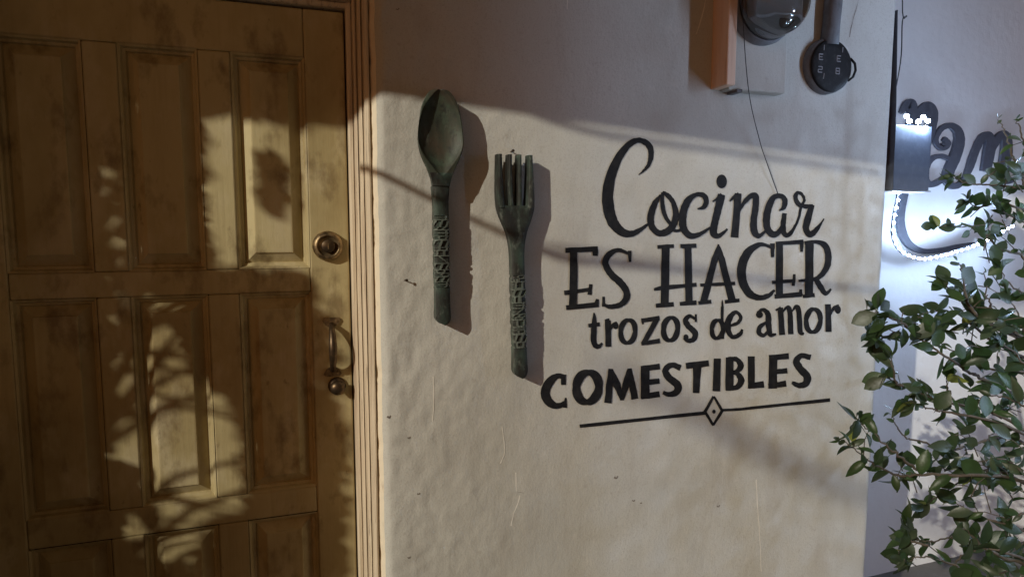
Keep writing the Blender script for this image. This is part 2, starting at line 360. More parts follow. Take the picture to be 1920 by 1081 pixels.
letter(d5([('r', 1066, 237, 33, 52, 18, 24), ('l', [(1096, 68, 5), (1096, 110, 16), (1098, 294, 20)])]))
letter(d5([('c', [(1130, 220, 10), (1185, 200, 20), (1202, 165, 22), (1172, 138, 22), (1134, 180, 36), (1128, 235, 34), (1152, 280, 26), (1194, 270, 26), (1213, 238, 14)])]))
letter(d5([('e', 1311, 153, 20, 20), ('c', [(1298, 142, 14), (1330, 124, 22), (1358, 150, 32), (1364, 220, 32), (1374, 268, 28), (1408, 264, 10)]), ('c', [(1352, 196, 16), (1314, 224, 26), (1308, 258, 28), (1336, 272, 22), (1366, 240, 12)])]))
letter(d5([('l', [(1430, 112, 32), (1440, 270, 34)]), ('l', [(1404, 128, 10), (1436, 114, 20)]), ('c', [(1440, 145, 8), (1468, 112, 20), (1486, 132, 30), (1492, 266, 32)]), ('c', [(1496, 140, 8), (1522, 106, 20), (1538, 130, 30), (1546, 248, 30), (1569, 262, 12)])]))
letter(d5([('r', 1622, 187, 42, 66, 20, 26)]))
letter(d5([('l', [(1706, 92, 34), (1712, 252, 34)]), ('c', [(1718, 160, 8), (1742, 114, 20), (1772, 104, 22)]), ('e', 1766, 124, 18, 24)]))
# COMESTIBLES
letter(d5([('c', [(185, 520, 32), (142, 508, 32), (96, 540, 50), (68, 600, 54), (86, 655, 50), (136, 682, 36), (190, 662, 26)]), ('l', [(174, 500, 32), (174, 560, 26)]), ('l', [(186, 634, 10), (182, 692, 24)])]))
letter(d5([('r', 313, 573, 65, 86, 32, 44)]))
letter(d5([('l', [(446, 466, 22), (440, 560, 40), (430, 664, 42)]), ('l', [(452, 470, 20), (485, 560, 44), (514, 648, 18)]), ('l', [(556, 466, 20), (535, 560, 42), (514, 648, 18)]), ('l', [(560, 464, 20), (570, 545, 38), (588, 642, 42)])]))
letter(d5([('l', [(648, 456, 50), (648, 640, 52)]), ('l', [(624, 467, 32), (733, 452, 34)]), ('l', [(640, 547, 30), (731, 537, 32)]), ('l', [(625, 630, 30), (733, 612, 36)])]))
letter(d5([('c', [(854, 462, 34), (802, 445, 32), (766, 475, 36), (786, 518, 42), (836, 560, 44), (832, 600, 40), (792, 616, 30), (752, 604, 22)])]))
letter(d5([('l', [(884, 450, 36), (1017, 434, 36)]), ('l', [(950, 440, 48), (942, 607, 38)])]))
letter(d5([('l', [(1066, 407, 42), (1060, 596, 44)])]))
letter(d5([('l', [(1137, 402, 46), (1136, 592, 46)]), ('c', [(1118, 414, 26), (1175, 411, 28), (1204, 448, 36), (1178, 484, 26), (1132, 490, 24)]), ('c', [(1140, 490, 24), (1182, 494, 26), (1204, 536, 38), (1178, 574, 28), (1118, 580, 28)])]))
letter(d5([('l', [(1263, 394, 40), (1263, 580, 40)]), ('l', [(1246, 566, 32), (1336, 556, 38)])]))
letter(d5([('l', [(1388, 386, 46), (1386, 580, 50)]), ('l', [(1364, 402, 32), (1479, 392, 34)]), ('l', [(1376, 486, 28), (1473, 477, 30)]), ('l', [(1362, 567, 30), (1466, 552, 36)])]))
letter(d5([('c', [(1608, 402, 34), (1556, 390, 30), (1525, 420, 40), (1545, 464, 44), (1586, 510, 46), (1580, 550, 40), (1540, 562, 30), (1498, 546, 20)])]))
letter(d5([('l', [(267, 798, 20), (995, 722, 20)])]), 'painted_rule'); letter(d5([('l', [(1092, 706, 16), (1200, 700, 17), (1720, 646, 20)])]), 'painted_rule')
letter(d5([('l', [(1045, 626, 12), (1094, 710, 18)]), ('l', [(1096, 706, 18), (1042, 794, 14)]), ('l', [(1043, 794, 14), (994, 714, 18)]), ('l', [(993, 716, 18), (1045, 626, 14)]), ('e', 1046, 714, 10, 12)]), 'painted_diamond')
# plaster scratches, hairline cracks, specks
def mark(pts, m, name, wdt):
    v = []; f = []
    layer[0] = (layer[0]+1) % 6
    off = .0004+.00008*layer[0]
    stroke_faces(v, f, [(a, b, wdt*random.uniform(.6, 1.2)) for a, b in pts], lambda a, b: onwall(a, b, off), m=6, jit=.5)
    me = mesh(name, v, f); bm = bmesh.new(); bm.from_mesh(me)
    for q in bm.faces:
        q.normal_update()
        if q.normal.y > 0: q.normal_flip()
    bm.to_mesh(me); bm.free(); link(name, me, m, wall)
for q in [[(812, 705), (813, 750), (811, 790)], [(941, 798), (945, 830), (945, 850), (938, 868)], [(967, 885), (968, 920)], [(975, 928), (970, 945), (962, 965), (958, 985)], [(1418, 898), (1420, 945), (1424, 1000), (1427, 1070)],
          [(1323, 0), (1316, 30), (1305, 65)], [(1064, 0), (1063, 18)]]:
    mark(q, M['scratch'], 'plaster_crack', 2.2)
for q in [[(1610, 0), (1598, 40), (1592, 70)], [(970, 922), (982, 923)]]:
    mark(q, M['hairline'], 'plaster_crack', .7)
for a, b, s_ in [(1155, 893, 4), (785, 924, 3), (767, 1043, 3), (1396, 171, 5), (1347, 947, 3), (1188, 937, 3), (1202, 942, 2), (730, 780, 4), (746, 17, 3), (767, 819, 3)]:
    mark([(a-s_, b), (a, b+s_*.6), (a+s_*.7, b-s_*.4)], M['hairline'], 'plaster_speck', s_*.8)
def nail(x, y, ln=.03):
    p = onwall(x, y, 0); bm = bmesh.new()
    d = Vector((random.uniform(-.3, .3), -1, .15)).normalized()
    tube(bm, [p+Vector((0, .01, 0)), p+d*ln], .0014, 6); tube(bm, [p+d*ln, p+d*(ln+.002)], .0035, 8)
    return bmobj('nail', bm, M['iron'])
tag(nail(757, 526, .013), 'small rusty nail sticking out of the plaster between door frame and spoon', 'nail')
tag(nail(957, 285, .012), 'small dark nail in the plaster just above the fork tines', 'nail')

# ------------------------------------------------------------------ door
DY = .10
door = tag(empty('panelled_door', ((DL+DR)/2, DY+.02, 0)), 'yellowed cream wooden door with raised panels and grimy paint', 'door')
xs = [(-.535, -.387), (-.325, -.180), (-.117, .031)]
zs = [(1.409, 1.866), (.905, 1.356), (.392, .843), (.10, .33)]
def plank(name, d, parent=door, bev=.0035): return box(name, d, M['door'], parent, bev)
d0, d1 = DY, DY+.035
plank('stile', (DL+.002, xs[0][0], d0, d1, .012, DT-.003)); plank('stile', (xs[2][1], DR-.002, d0, d1, .012, DT-.003))
zr = [DT-.003]+[q for z0, z1 in zs for q in (z1, z0)]+[.012]
for i in range(0, len(zr), 2): plank('rail', (xs[0][0]+.0005, xs[2][1]-.0005, d0+.0012, d1, zr[i+1], zr[i]))
for z0, z1 in zs:
    for k in (0, 1): plank('mullion', (xs[k][1], xs[k+1][0], d0+.0006, d1, z0+.0005, z1-.0005))
    for (x0, x1) in xs:
        # raised panel: moulding slope, sunk ground, bevelled field
        bm = bmesh.new(); R = []
        for ins, y in [(0, d0+.0005), (.004, d0+.003), (.007, d0+.0105), (.012, d0+.0125), (.014, d0+.018), (.034, d0+.0045), (.0355, d0+.0015), (.038, d0+.0010), (min((x1-x0), (z1-z0))/2-.004, d0+.0008)]:
            R.append([bm.verts.new((a, y, b)) for a, b in ((x0+ins, z0+ins), (x1-ins, z0+ins), (x1-ins, z1-ins), (x0+ins, z1-ins))])
        for a, b in zip(R, R[1:]):
            for k in range(4): bm.faces.new((a[k], a[(k+1) % 4], b[(k+1) % 4], b[k]))
        bm.faces.new(R[-1]); bmobj('panel', bm, M['door'], door)
# hardware
def P_(x, y, Y): return pt(x, y, Y)
c = P_(615, 461, DY-.01); c.y = DY
bm = bmesh.new(); lathe(bm, c, [(.0335, 0), (.0335, -.005), (.031, -.014), (.0245, -.019), (.023, -.0185), (.0225, -.015), (.0, -.0145)], 36)
db = bmobj('deadbolt', bm, M['brass'], door, True)
bm = bmesh.new(); lathe(bm, c, [(.0145, -.0145), (.0145, -.021), (.013, -.0225), (.0, -.0225)], 24); bmobj('cylinder', bm, M['iron'], db, True)
bm = bmesh.new(); bx(bm, c.x-.0012, c.x+.0012, c.y-.0232, c.y-.0215, c.z-.007, c.z+.007); bmobj('keyhole', bm, M['brass'], db)
pullT = P_(621, 603, DY); pullB = P_(624, 696, DY); hx = (pullT.x+pullB.x)/2
def plate(z, s):
    bm = bmesh.new()
    pr = [(-.016, 0), (.016, 0), (.020, .006*s), (.014, .016*s), (.006, .021*s), (-.006, .021*s), (-.014, .016*s), (-.020, .006*s)]
    vs = [bm.verts.new((hx+a, DY-.001, z-b)) for a, b in pr]; fc = bm.faces.new(vs)
    e = bmesh.ops.extrude_face_region(bm, geom=[fc]); 
    for q in e['geom']:
        if isinstance(q, bmesh.types.BMVert): q.co.y -= .004
    for q in (-.011, .011): lathe(bm, (hx+q, DY-.005, z-.007*s), [(.0035, 0), (.003, -.0018), (0, -.002)], 10)
    return bmobj('mount_plate', bm, M['brass'], door)
plate(pullT.z+.010, 1); plate(pullB.z-.010, -1)
bm = bmesh.new(); n = 16; pp = []; rr = []
for i in range(n+1):
    t = i/n; z = pullT.z-.004+(pullB.z-pullT.z+.008)*t; o_ = math.sin(math.pi*t)**.55
    pp.append((hx, DY-.004-.036*o_, z)); rr.append(.0052+.0040*math.sin(math.pi*t))
tube(bm, pp, rr, 12); bmobj('pull_handle', bm, M['iron'], door, True)
c = P_(632, 722, DY); c.y = DY
bm = bmesh.new(); lathe(bm, c, [(.020, 0), (.020, -.004), (.015, -.008), (.010, -.012), (.013, -.018), (.017, -.024), (.015, -.031), (.008, -.035), (0, -.036)], 28); bmobj('thumb_knob', bm, M['iron'], door, True)

# ------------------------------------------------------------------ door frame (grooved casing)
fr = tag(empty('door_frame', (FRX, .05, 0)), 'worn grooved cream wooden frame around the panelled door', 'door frame')
prof = [(.1195, .150), (.1195, .085), (.1225, .082), (.1290, .081), (.1298, .087), (.1310, .087), (.1316, .078), (.1325, .066), (.1375, .063), (.1385, .070), (.1396, .070), (.1404, .061), (.1412, .047), (.1465, .044), (.1475, .052), (.1486, .052), (.1494, .041), (.1500, .026), (.1570, .0215), (.1604, .0225), (.1604, .150)]
def casing(name, sgn, z0, z1):
    v = []; f = []; n = 90; m = len(prof)
    for j in range(n+1):
        z = z0+(z1-z0)*j/n
        for i, (x, y) in enumerate(prof):
            ww = .0010*noise.noise(Vector((i*.7, 2+sgn, z*7)))+.0006*noise.noise(Vector((i*3.1, 2+sgn, z*30)))
            xx = x+ww*.5 if 2 < i < m-2 else x
            if sgn < 0: xx = (DL+DR)-xx
            v.append((xx, y+ww*(1 if 1 < i < m-1 else 0), z))
    for j in range(n):
        for i in range(m-1):
            a = j*m+i; q = (a, a+1, a+m+1, a+m); f.append(q if sgn > 0 else q[::-1])
    return link(name, mesh(name, v, f), M['frame'], fr)
casing('jamb', 1, 0, DT+.042); casing('jamb', -1, 0, DT+.042)
v = []; f = []
hp = [(q[0]-DR, q[1]) for q in prof]
for x in (DL-.0405, DR+.0405):
    for a, y in hp: v.append((x, y+.0015, DT+a))
m = len(hp)
for i in range(m-1): f.append((i, i+m, i+m+1, i+1))
link('head_casing', mesh('head_casing', v, f), M['frame'], fr)
box('backing', (DL-.04, DR+.04, .152, .16, 0, DT+.04), M['gap'], fr, 0)

# ------------------------------------------------------------------ spoon and fork
def carve(seed):                    # relief in the carved band: t in 0..1 down the band, u in -1..1
    rc0 = random.Random(seed); cells = []; t = 0.0
    while t < 1:
        h = rc0.choice([.035, .05, .07, .09, .11]); cells.append((t, min(t+h, 1), rc0.randrange(6), rc0.uniform(-.35, .35), rc0.uniform(.16, .3))); t += h
    def fn(u, t):
        for a, b, k, o, wd in cells:
            if a <= t < b:
                s_ = (t-a)/(b-a)
                if s_ < .16 or s_ > .95: return .0026
                if k == 0: r_ = abs(u-o) < wd or abs(u+.75) < .12
                elif k == 1: r_ = abs(abs(u-o*.5)-.5) < .13 or (s_ > .75 and abs(u) < .6)
                elif k == 2: r_ = .55 < math.hypot((u-o)/.75, (s_-.5)*2) < .95
                elif k == 3: r_ = math.sin(u*7+s_*3+o*9) > .45
                elif k == 4: r_ = abs(s_-.55) < .14 and u > -.6 or abs(u-.55) < .14
                else: r_ = abs(u-.7*(s_-.5)*2*(1 if o > 0 else -1)) < .17
                return .0026 if r_ else -.0018
        return 0.0
    return fn
CVS = [carve(3), carve(8)]
def utensil(name, label, rows, c0, c1, nU=22, nV=230, band=None, bowl=None, mat_=None, skip=0.0, thick=None, part='handle'):
    """rows: (t, half width px) ; c0,c1: centre line ends on the photo; body grid front + back"""
    pass
def half_at(rows, t):
    for (a, wa), (b, wb) in zip(rows, rows[1:]):
        if a <= t <= b:
            k = (t-a)/(b-a) if b > a else 0; k = k*k*(3-2*k) if False else k
            return wa+(wb-wa)*k
    return rows[-1][1]
def make_body(rows, A, B, front, back, nU, nV, relief=None, t0=0., t1=1., sk=0):
    v = []; f = []
    rows = catmull(rows, 6)
    for j in range(nV+1):
        t = t0+(t1-t0)*j/nV
        cx = A.x+(B.x-A.x)*t; cz = A.z+(B.z-A.z)*t; hw = half_at(rows, t)
        ring = []
        for i in range(nU+1):
            u = -1+2*i/nU; yy = front(u, t)
            if relief: yy -= relief(u, t)
            ring.append((cx+hw*u, yy, cz+sk*u*(t-.97)*(1 if t > .97 else 0)))
        for i in range(nU, -1, -4 if nU % 4 == 0 else -2):
            u = -1+2*i/nU; ring.append((cx+hw*u*.93, back(u, t), cz))
        m = len(ring); v += ring
    for j in range(nV):
        for i in range(m):
            a = j*m+i; b = j*m+(i+1) % m; f.append((a, b, b+m, a+m))
    f.append(tuple(range(m))[::-1]); f.append(tuple(range(nV*m, nV*m+m)))
    return v, f
# spoon
YS = -.034
SA, SB = pt(823, 170, YS), pt(831, 608, YS); px = lambda n, p: n*(p-CAM).dot(FW)/F*1.03
u1 = px(1, (SA+SB)/2)
bowl_t = .352
rows = [(0, 11), (.006, 17), (.024, 24), (.066, 33), (.119, 37.5), (.172, 40.8), (.225, 41), (.277, 35.5), (.33, 24.5), (.383, 17), (.44, 14.6), (.50, 13.6), (.56, 14.2), (.70, 14.3), (.82, 13.8), (.86, 13.4), (.93, 14), (.965, 14.4), (.982, 13), (.993, 9.5), (1.0, 3.5)]
rows = [(a, b*u1) for a, b in rows]
def spoon_front(u, t):
    if t < .40:
        k = sm((.40-t)/.06)                       # rim to bowl
        tt = (t-.175)/.175; r2 = u*u*.96+tt*tt*.92
        rim = -.046-.003*(1-abs(u))
        dish = max(0, 1-r2)**.85
        yb = rim+.023*dish*k
        ye = -.040-.004*(1-u*u)
        return yb*k+ye*(1-k) - (.0)
    b = -.034-.007*math.sqrt(max(0, 1-u*u*.92))
    return b
def spoon_back(u, t):
    if t < .40: return -.022+.016*(1-u*u)*sm((.36-t)/.1)*sm(t/.06)*.9
    return -.010
def band_relief(t0, t1, ph=0):
    CV = CVS[ph]
    def fn(u, t):
        if t0 < t < t1: return CV(u, (t-t0)/(t1-t0))
        return 0
    return fn
def notch(rows, t0, t1):
    out = []
    for i in range(240):
        t = i/239; h = half_at(rows, t)
        if t0 < t < t1:
            s_ = (t-t0)/(t1-t0); h *= 1+.045*math.sin(s_*40)*.5
            for b in (.02, .29, .49, .71, .985):
                h *= 1-.13*math.exp(-((s_-b)/.022)**2)
        out.append((t, h))
    return out
spoon = tag(empty('carved_spoon', (SA.x, 0, SB.z)), 'oversized dark carved wooden spoon with green oval bowl hung on the wall', 'spoon', None)
rc = catmull(rows, 6)
rb = [(t, h) for t, h in rc if t <= .41]
def bodyobj(name, rows_, A, B, fr_, bk, nU, nV, mat_, parent, relief=None, t0=0., t1=1., sk=0, crows=True):
    global catmull
    v, f = make_body(rows_, A, B, fr_, bk, nU, nV, relief, t0, t1, sk)
    me = mesh(name, v, f); bm = bmesh.new(); bm.from_mesh(me); 
    return bmobj(name, bm, mat_, parent, True)
bodyobj('bowl', rows, SA, SB, spoon_front, spoon_back, 40, 90, M['bowl'], spoon, None, 0, .385)
nr = notch(rc, .545, .835)
def mb2(rows2, *a, **k):
    return a
_c = catmull
def handle(nr, A, B, fr_, bk, t0, t1, b0, b1, parent, sk):
    v = []; f = []; rg = []; nU = 28; nV = 300; rel = band_relief(b0, b1, 0 if parent is spoon else 1)
    for j in range(nV+1):
        t = t0+(t1-t0)*j/nV; cx = A.x+(B.x-A.x)*t; cz = A.z+(B.z-A.z)*t; hw = half_at(nr, t)
        hw *= 1+.03*noise.noise(Vector((t*14, 3, 1)))
        for i in range(nU+1):
            u = -1+2*i/nU; v.append((cx+hw*u, fr_(u, t)-rel(u, t), cz+sk*u*sm((t-.95)/.05))); rg.append(max(0, rel(u, t))/.003*(.75+.5*noise.noise(Vector((u*4, t*50, 3))))+(.35 if abs(u) > .93 else 0))
        for i in range(nU, -1, -4):
            u = -1+2*i/nU; v.append((cx+hw*u*.92, bk(u, t), cz+sk*u*sm((t-.95)/.05))); rg.append(.2)
    m = len(v)//(nV+1)
    for j in range(nV):
        for i in range(m): f.append((j*m+i, j*m+(i+1) % m, (j+1)*m+(i+1) % m, (j+1)*m+i))
    f.append(tuple(range(m))[::-1]); f.append(tuple(range(nV*m, nV*m+m)))
    bm = bmesh.new(); me = mesh('h', v, f); bm.from_mesh(me); bpy.data.meshes.remove(me)
    o = bmobj('carved_handle', bm, M['carved'], parent, False)
    at = o.data.attributes.new('ridge', 'FLOAT', 'POINT')
    for i_, q in enumerate(rg): at.data[i_].value = q
    return o
handle(nr, SA, SB, lambda u, t: spoon_front(u, t)-.0006, spoon_back, .345, 1.0, .525, .835, spoon, -.002)
# hanger blocks that touch the wall
def hanger(A, B, t, parent):
    p = A+(B-A)*t; box('hanger', (p.x-.006, p.x+.006, -.024, .004, p.z-.008, p.z+.008), M['iron'], parent, .001)
hanger(SA, SB, .46, spoon); hanger(SA, SB, .9, spoon)
# fork
FA, FB = pt(966, 290, YS), pt(977, 708, YS)
fork = tag(empty('carved_fork', (FA.x, 0, FB.z)), 'oversized dark carved wooden fork with four tines hung on the wall', 'fork')
frow = [(.0, 34), (.10, 35), (.18, 35.5), (.235, 34), (.28, 28.5), (.33, 20.5), (.38, 14.8), (.43, 12.6), (.50, 12.2), (.56, 12.8), (.70, 12.9), (.82, 12.6), (.90, 12.8), (.96, 13.6), (.98, 12.2), (.993, 9), (1., 3.5)]
u2 = px(1, (FA+FB)/2); frow = [(a, b*u2) for a, b in frow]; frc = catmull(frow, 6)
fnr = notch(frc, .53, .86)
ff = lambda u, t: -.033-.007*math.sqrt(max(0, 1-u*u*.92))
fb = lambda u, t: -.010
handle(fnr, FA, FB, ff, fb, .34, 1.0, .53, .86, fork, -.002)
# head: palm + tines as one outline with slots, curved front
def fork_head():
    tip = lambda u: u
    bm = bmesh.new()
    # slot bottoms at t=.222; tine edges in u (-1..1) at the tips and at the slot bottom
    tips = [(-1, -.73), (-.42, -.18), (.12, .35), (.70, .97)]
    roots = [(-1, -.57), (-.41, -.10), (.06, .37), (.53, 1)]
    nz2 = 18
    def row_pts(ul, ur, t, n=6):
        hw = half_at(frc, t); cx = FA.x+(FB.x-FA.x)*t; cz = FA.z+(FB.z-FA.z)*t
        dish = .006*math.sin(min(t/.36, 1)*math.pi)
        top = []
        for i in range(n+1):
            u = ul+(ur-ul)*i/n; e = 1-((i/n)*2-1)**4
            top.append((cx+hw*u, -.034-.006*e+dish*(1-u*u), cz))
        bot = [(cx+hw*(ul+(ur-ul)*i/n), -.017+dish, cz) for i in range(n, -1, -2)]
        return top+bot
    def loft(rings):
        R = [[bm.verts.new(p) for p in r] for r in rings]; m = len(R[0])
        for a, b in zip(R, R[1:]):
            for k in range(m): bm.faces.new((a[k], a[(k+1) % m], b[(k+1) % m], b[k]))
        bm.faces.new(R[0][::-1]); bm.faces.new(R[-1])
    for (a0, a1), (b0, b1) in zip(tips, roots):
        rings = []
        for j in range(nz2+1):
            k = j/nz2; kk = k**1.3
            rings.append(row_pts(a0+(b0-a0)*kk, a1+(b1-a1)*kk, .232*k+.004*(a0+1)*0))
        loft(rings)
    rings = [row_pts(-1, 1, .222+.148*j/20, 20) for j in range(21)]
    loft(rings)
    return bmobj('tine_head', bm, M['carved'], fork)
fork_head(); hanger(FA, FB, .30, fork); hanger(FA, FB, .9, fork)

# ------------------------------------------------------------------ batten, meter, conduit box, wires
zb = pt(1340, 163, -.03).z; xb = pt(1333, 163, 0).x
b_ = box('wooden_batten', (xb, xb+.026, -.062, .004, zb, 2.7), M['batten'], None, .003)
tag(b_, 'vertical wooden batten, coloured peach as if orange-lit, fixed to the wall beside the glass meter', 'batten')
mc = pt(1453, 2, -.085); mcx, mcz = mc.x, mc.z
zbox = pt(1440, 173, -.035).z
mt = tag(empty('electric_meter', (mcx, 0, zbox)), 'round glass-domed electric meter on a grey painted box above the lettering', 'meter')
box('meter_box', (mcx-.088, mcx+.088, -.035, .004, zbox, 2.45), M['plaster'], mt, .005)
bm = bmesh.new(); lathe(bm, (mcx, -.033, mcz), [(.092, .0), (.093, -.012), (.089, -.016), (.089, -.026), (.085, -.028), (.082, -.020)], 56); bmobj('collar_ring', bm, M['conduit'], mt, True)
bm = bmesh.new()
outp = [(.084, -.02), (.084, -.055), (.081, -.075), (.074, -.089), (.060, -.097), (.030, -.101), (0, -.102)]
inp = [(max(r_-.003, 0), y+.003) for r_, y in outp]
lathe(bm, (mcx, -.033, mcz), outp+inp[::-1], 56); bmobj('glass_dome', bm, M['glass'], mt, True)
bm = bmesh.new(); lathe(bm, (mcx, -.0335, mcz), [(.078, -.004), (.078, -.03), (.07, -.032), (0, -.032)], 48); bmobj('meter_body', bm, M['meterdark'], mt)
bm = bmesh.new(); bx(bm, mcx-.05, mcx+.05, -.090, -.0665, mcz-.034, mcz+.05, .003); bmobj('register', bm, M['dial'], mt)
bm = bmesh.new(); lathe(bm, (mcx+.012, -.0665, mcz-.058), [(.045, 0), (.05, -.004), (0, -.004)], 40, 1, .35); bmobj('rotor_disc', bm, M['steel'], mt)
bm = bmesh.new(); lathe(bm, (mcx-.02, -.0668, mcz-.058), [(.010, 0), (.010, -.004), (.006, -.004), (.006, -.001), (0, -.001)], 20); bmobj('seal_screw', bm, M['mark'], mt)
box('latch', (mcx-.066, mcx-.050, -.040, -.001, zbox-.007, zbox+.001), M['conduit'], mt, .001)
# conduit with round box
rc_ = pt(1556, 123, -.02); cx, cz = rc_.x, rc_.z
cb = tag(empty('conduit_box', (cx, 0, cz)), 'black round junction box at the end of a grimy grey conduit', 'junction box')
bm = bmesh.new(); lathe(bm, (cx, 0, cz), [(.072, .004), (.072, -.014), (.069, -.019), (.066, -.020), (0, -.020)], 44); bmobj('box_body', bm, M['conduit'], cb)
bm = bmesh.new(); lathe(bm, (cx+.002, -.0202, cz-.002), [(.067, 0), (.067, -.004), (.064, -.007), (.045, -.0085), (0, -.009)], 44); cov = bmobj('cover', bm, M['blackplastic'], cb, True)
bm = bmesh.new(); pc = pt(1560, 30, -.02)
tube(bm, [(cx, -.014, cz+.055), (cx-.002, -.020, cz+.10), (cx+.004, -.020, cz+.2), (cx+.01, -.020, cz+.42)], [.024, .022, .023, .023], 18); bmobj('conduit_pipe', bm, M['conduit'], cb, True)
bm = bmesh.new(); tube(bm, [(cx+.064, -.024, cz+.022), (cx+.078, -.026, cz+.010), (cx+.082, -.026, cz-.008), (cx+.074, -.026, cz-.026), (cx+.060, -.024, cz-.036)], .0032, 8); bmobj('tab_loop', bm, M['blackplastic'], cb, True)
marks = [(-.045, .010, 'E'), (-.046, -.022, '2'), (.014, .010, 'E'), (.012, -.022, 'B'), (-.036, .034, '1'), (.026, .034, '1'), (-.034, -.038, '1')]
SEG = {'E': [(0, 0, 0, 1), (0, 1, 1, 1), (0, .5, .8, .5), (0, 0, 1, 0)], '2': [(0, 1, 1, 1), (1, 1, 1, .5), (1, .5, 0, .5), (0, .5, 0, 0), (0, 0, 1, 0)], 'B': [(0, 0, 0, 1), (0, 1, 1, 1), (1, 1, 1, 0), (0, .5, 1, .5), (0, 0, 1, 0)], '1': [(.5, 0, .6, 1)]}
for mx_, mz_, ch in marks:
    bm = bmesh.new(); s1, s2 = .012, .014
    for (a, b, c_, d) in SEG[ch]:
        p0 = Vector((cx+mx_+a*s1, 0, cz+mz_+b*s2)); p1 = Vector((cx+mx_+c_*s1, 0, cz+mz_+d*s2))
        for p in (p0, p1):
            rr_ = math.hypot(p.x-cx, p.z-cz); p.y = -.0202-.0088+.002*max(0, rr_-.04)/.02
        tube(bm, [p0, p1], .0014, 5)
    bmobj('embossed_mark', bm, M['mark'], cov)
def wire(name, pts, r, m, label, cat='wire', n=6):
    bm = bmesh.new(); tube(bm, [q[:3] for q in catmull([tuple(p) for p in pts], 6)], r, n); o = bmobj(name, bm, m, None, True); tag(o, label, cat); return o
wire('hanging_wire', [pt(1391, -120, -.08), pt(1393, 30, -.078), pt(1404, 172, -.05), pt(1424, 262, -.02), pt(1436, 300, -.014), pt(1458, 362, -.004)], .0011, M['wire'], 'thin black wire hanging down the wall from the meter to the lettering')

# ------------------------------------------------------------------ sign letters, box, LEDs
LY = SETB-.022
def on_side(x, y, off): p = pt(x, y, SETB-off); return p
sg = tag(empty('script_sign', (2.1, SETB, 1.6)), 'slate grey cut-out script letters on the set-back wall, edged with lights', 'sign')
ZS7 = 360/846.
def cutout(name, strokes, parent=sg, th=.012):
    v = []; f = []
    for s in strokes:
        layer[0] = (layer[0]+1) % 6; off = .014+.0006*layer[0]
        vv = []; ff_ = []
        stroke_faces(vv, ff_, [(1560+a*ZS7, 100+b*ZS7, c_*ZS7) for a, b, c_ in s], lambda a, b: on_side(a, b, off), m=8, jit=.3)
        n = len(vv)//2; b0 = len(v)
        v += vv + [Vector((q.x, q.y+th, q.z)) for q in vv]; K = len(vv)
        f += [tuple(b0+i for i in q) for q in ff_] + [tuple(b0+K+i for i in q[::-1]) for q in ff_]
        for i in range(n-1):
            f.append((b0+2*i, b0+2*i+2, b0+K+2*i+2, b0+K+2*i)); f.append((b0+2*i+1, b0+K+2*i+1, b0+K+2*i+3, b0+2*i+3))
        f.append((b0, b0+1, b0+K+1, b0+K)); e = b0+2*n-2; f.append((e, e+K, e+K+1, e+1))
    bm = bmesh.new(); me = mesh('t', v, f); bm.from_mesh(me); bpy.data.meshes.remove(me)
    return bmobj(name, bm, M['letter'], parent)
cutout('letter', [[(308, 262, 14), (330, 232, 34), (352, 222, 42), (358, 270, 40), (350, 350, 42), (340, 450, 44), (330, 560, 40), (318, 640, 30), (306, 720, 30), (312, 785, 34), (342, 840, 30), (400, 870, 23), (480, 868, 21), (560, 850, 17), (630, 836, 10)],
                  [(372, 330, 22), (392, 262, 40), (425, 232, 40), (446, 262, 44), (438, 330, 44), (420, 400, 36), (400, 470, 32), (388, 560, 26)]])
cutout('letter', [[(484, 402, 8), (500, 398, 16), (508, 382, 18), (492, 372, 16), (474, 384, 16), (478, 410, 18), (500, 416, 20)][::-1][:3] + [(498, 372, 14)] if False else
                 [(486, 398, 8), (502, 400, 14), (506, 384, 20), (494, 374, 18)], 
                 [(508, 380, 10), (516, 395, 20), (504, 416, 18), (482, 418, 16), (464, 396, 17), (466, 362, 19), (490, 328, 22), (528, 318, 26), (560, 346, 38), (564, 396, 44), (546, 456, 46), (520, 516, 44), (512, 556, 40), (532, 584, 28), (562, 580, 24), (586, 552, 20)],
                 [(528, 470, 14), (490, 453, 20), (446, 462, 22), (416, 500, 32), (412, 552, 34), (436, 578, 26), (480, 562, 24), (516, 524, 12)]])
cutout('letter', [[(588, 552, 16), (612, 500, 28), (636, 430, 30), (662, 376, 30), (690, 362, 36), (702, 392, 46), (694, 450, 46), (680, 520, 40)], [(690, 470, 12), (716, 410, 26), (744, 362, 30), (770, 366, 40), (774, 430, 46), (762, 500, 42), (770, 560, 28), (800, 560, 16)]])
# box
bx0 = pt(1688, 356, -.010); bx1 = pt(1733, 356, -.010)
zt = pt(1690, 238, -.01).z; z0 = bx0.z
cbx = tag(empty('control_box', (bx0.x, 0, z0)), 'slate grey metal control box mounted on the wall corner above the light strip', 'control box')
box('box_shell', (1.6025, 1.6025+.145, -.010, .055, z0, zt+.006), M['boxdark'], cbx, .002)
box('bottom_flange', (1.6025, 1.6025+.150, -.014, .056, z0-.0045, z0-.0005), M['steel'], cbx, .0005)
box('edge_trim', (1.6028, 1.6050, -.0125, -.0102, z0+.002, zt), M['steel'], cbx, .0003)
fl = []
zz = pt(1690, 20, 0).z
v = [(1.6015, -.018, z0), (1.6015, .03, z0), (1.6015, .03, zz), (1.6015, -.001, zz), (1.6015, -.016, zt)]
v2 = [(1.6024, y, z) for _, y, z in v]
n = len(v); f = [tuple(range(n))[::-1], tuple(range(n, 2*n))]+[(i, (i+1) % n, n+(i+1) % n, n+i) for i in range(n)]
bm = bmesh.new(); me = mesh('t', v+v2, f); bm.from_mesh(me); bmobj('side_flashing', bm, M['boxdark'], cbx)
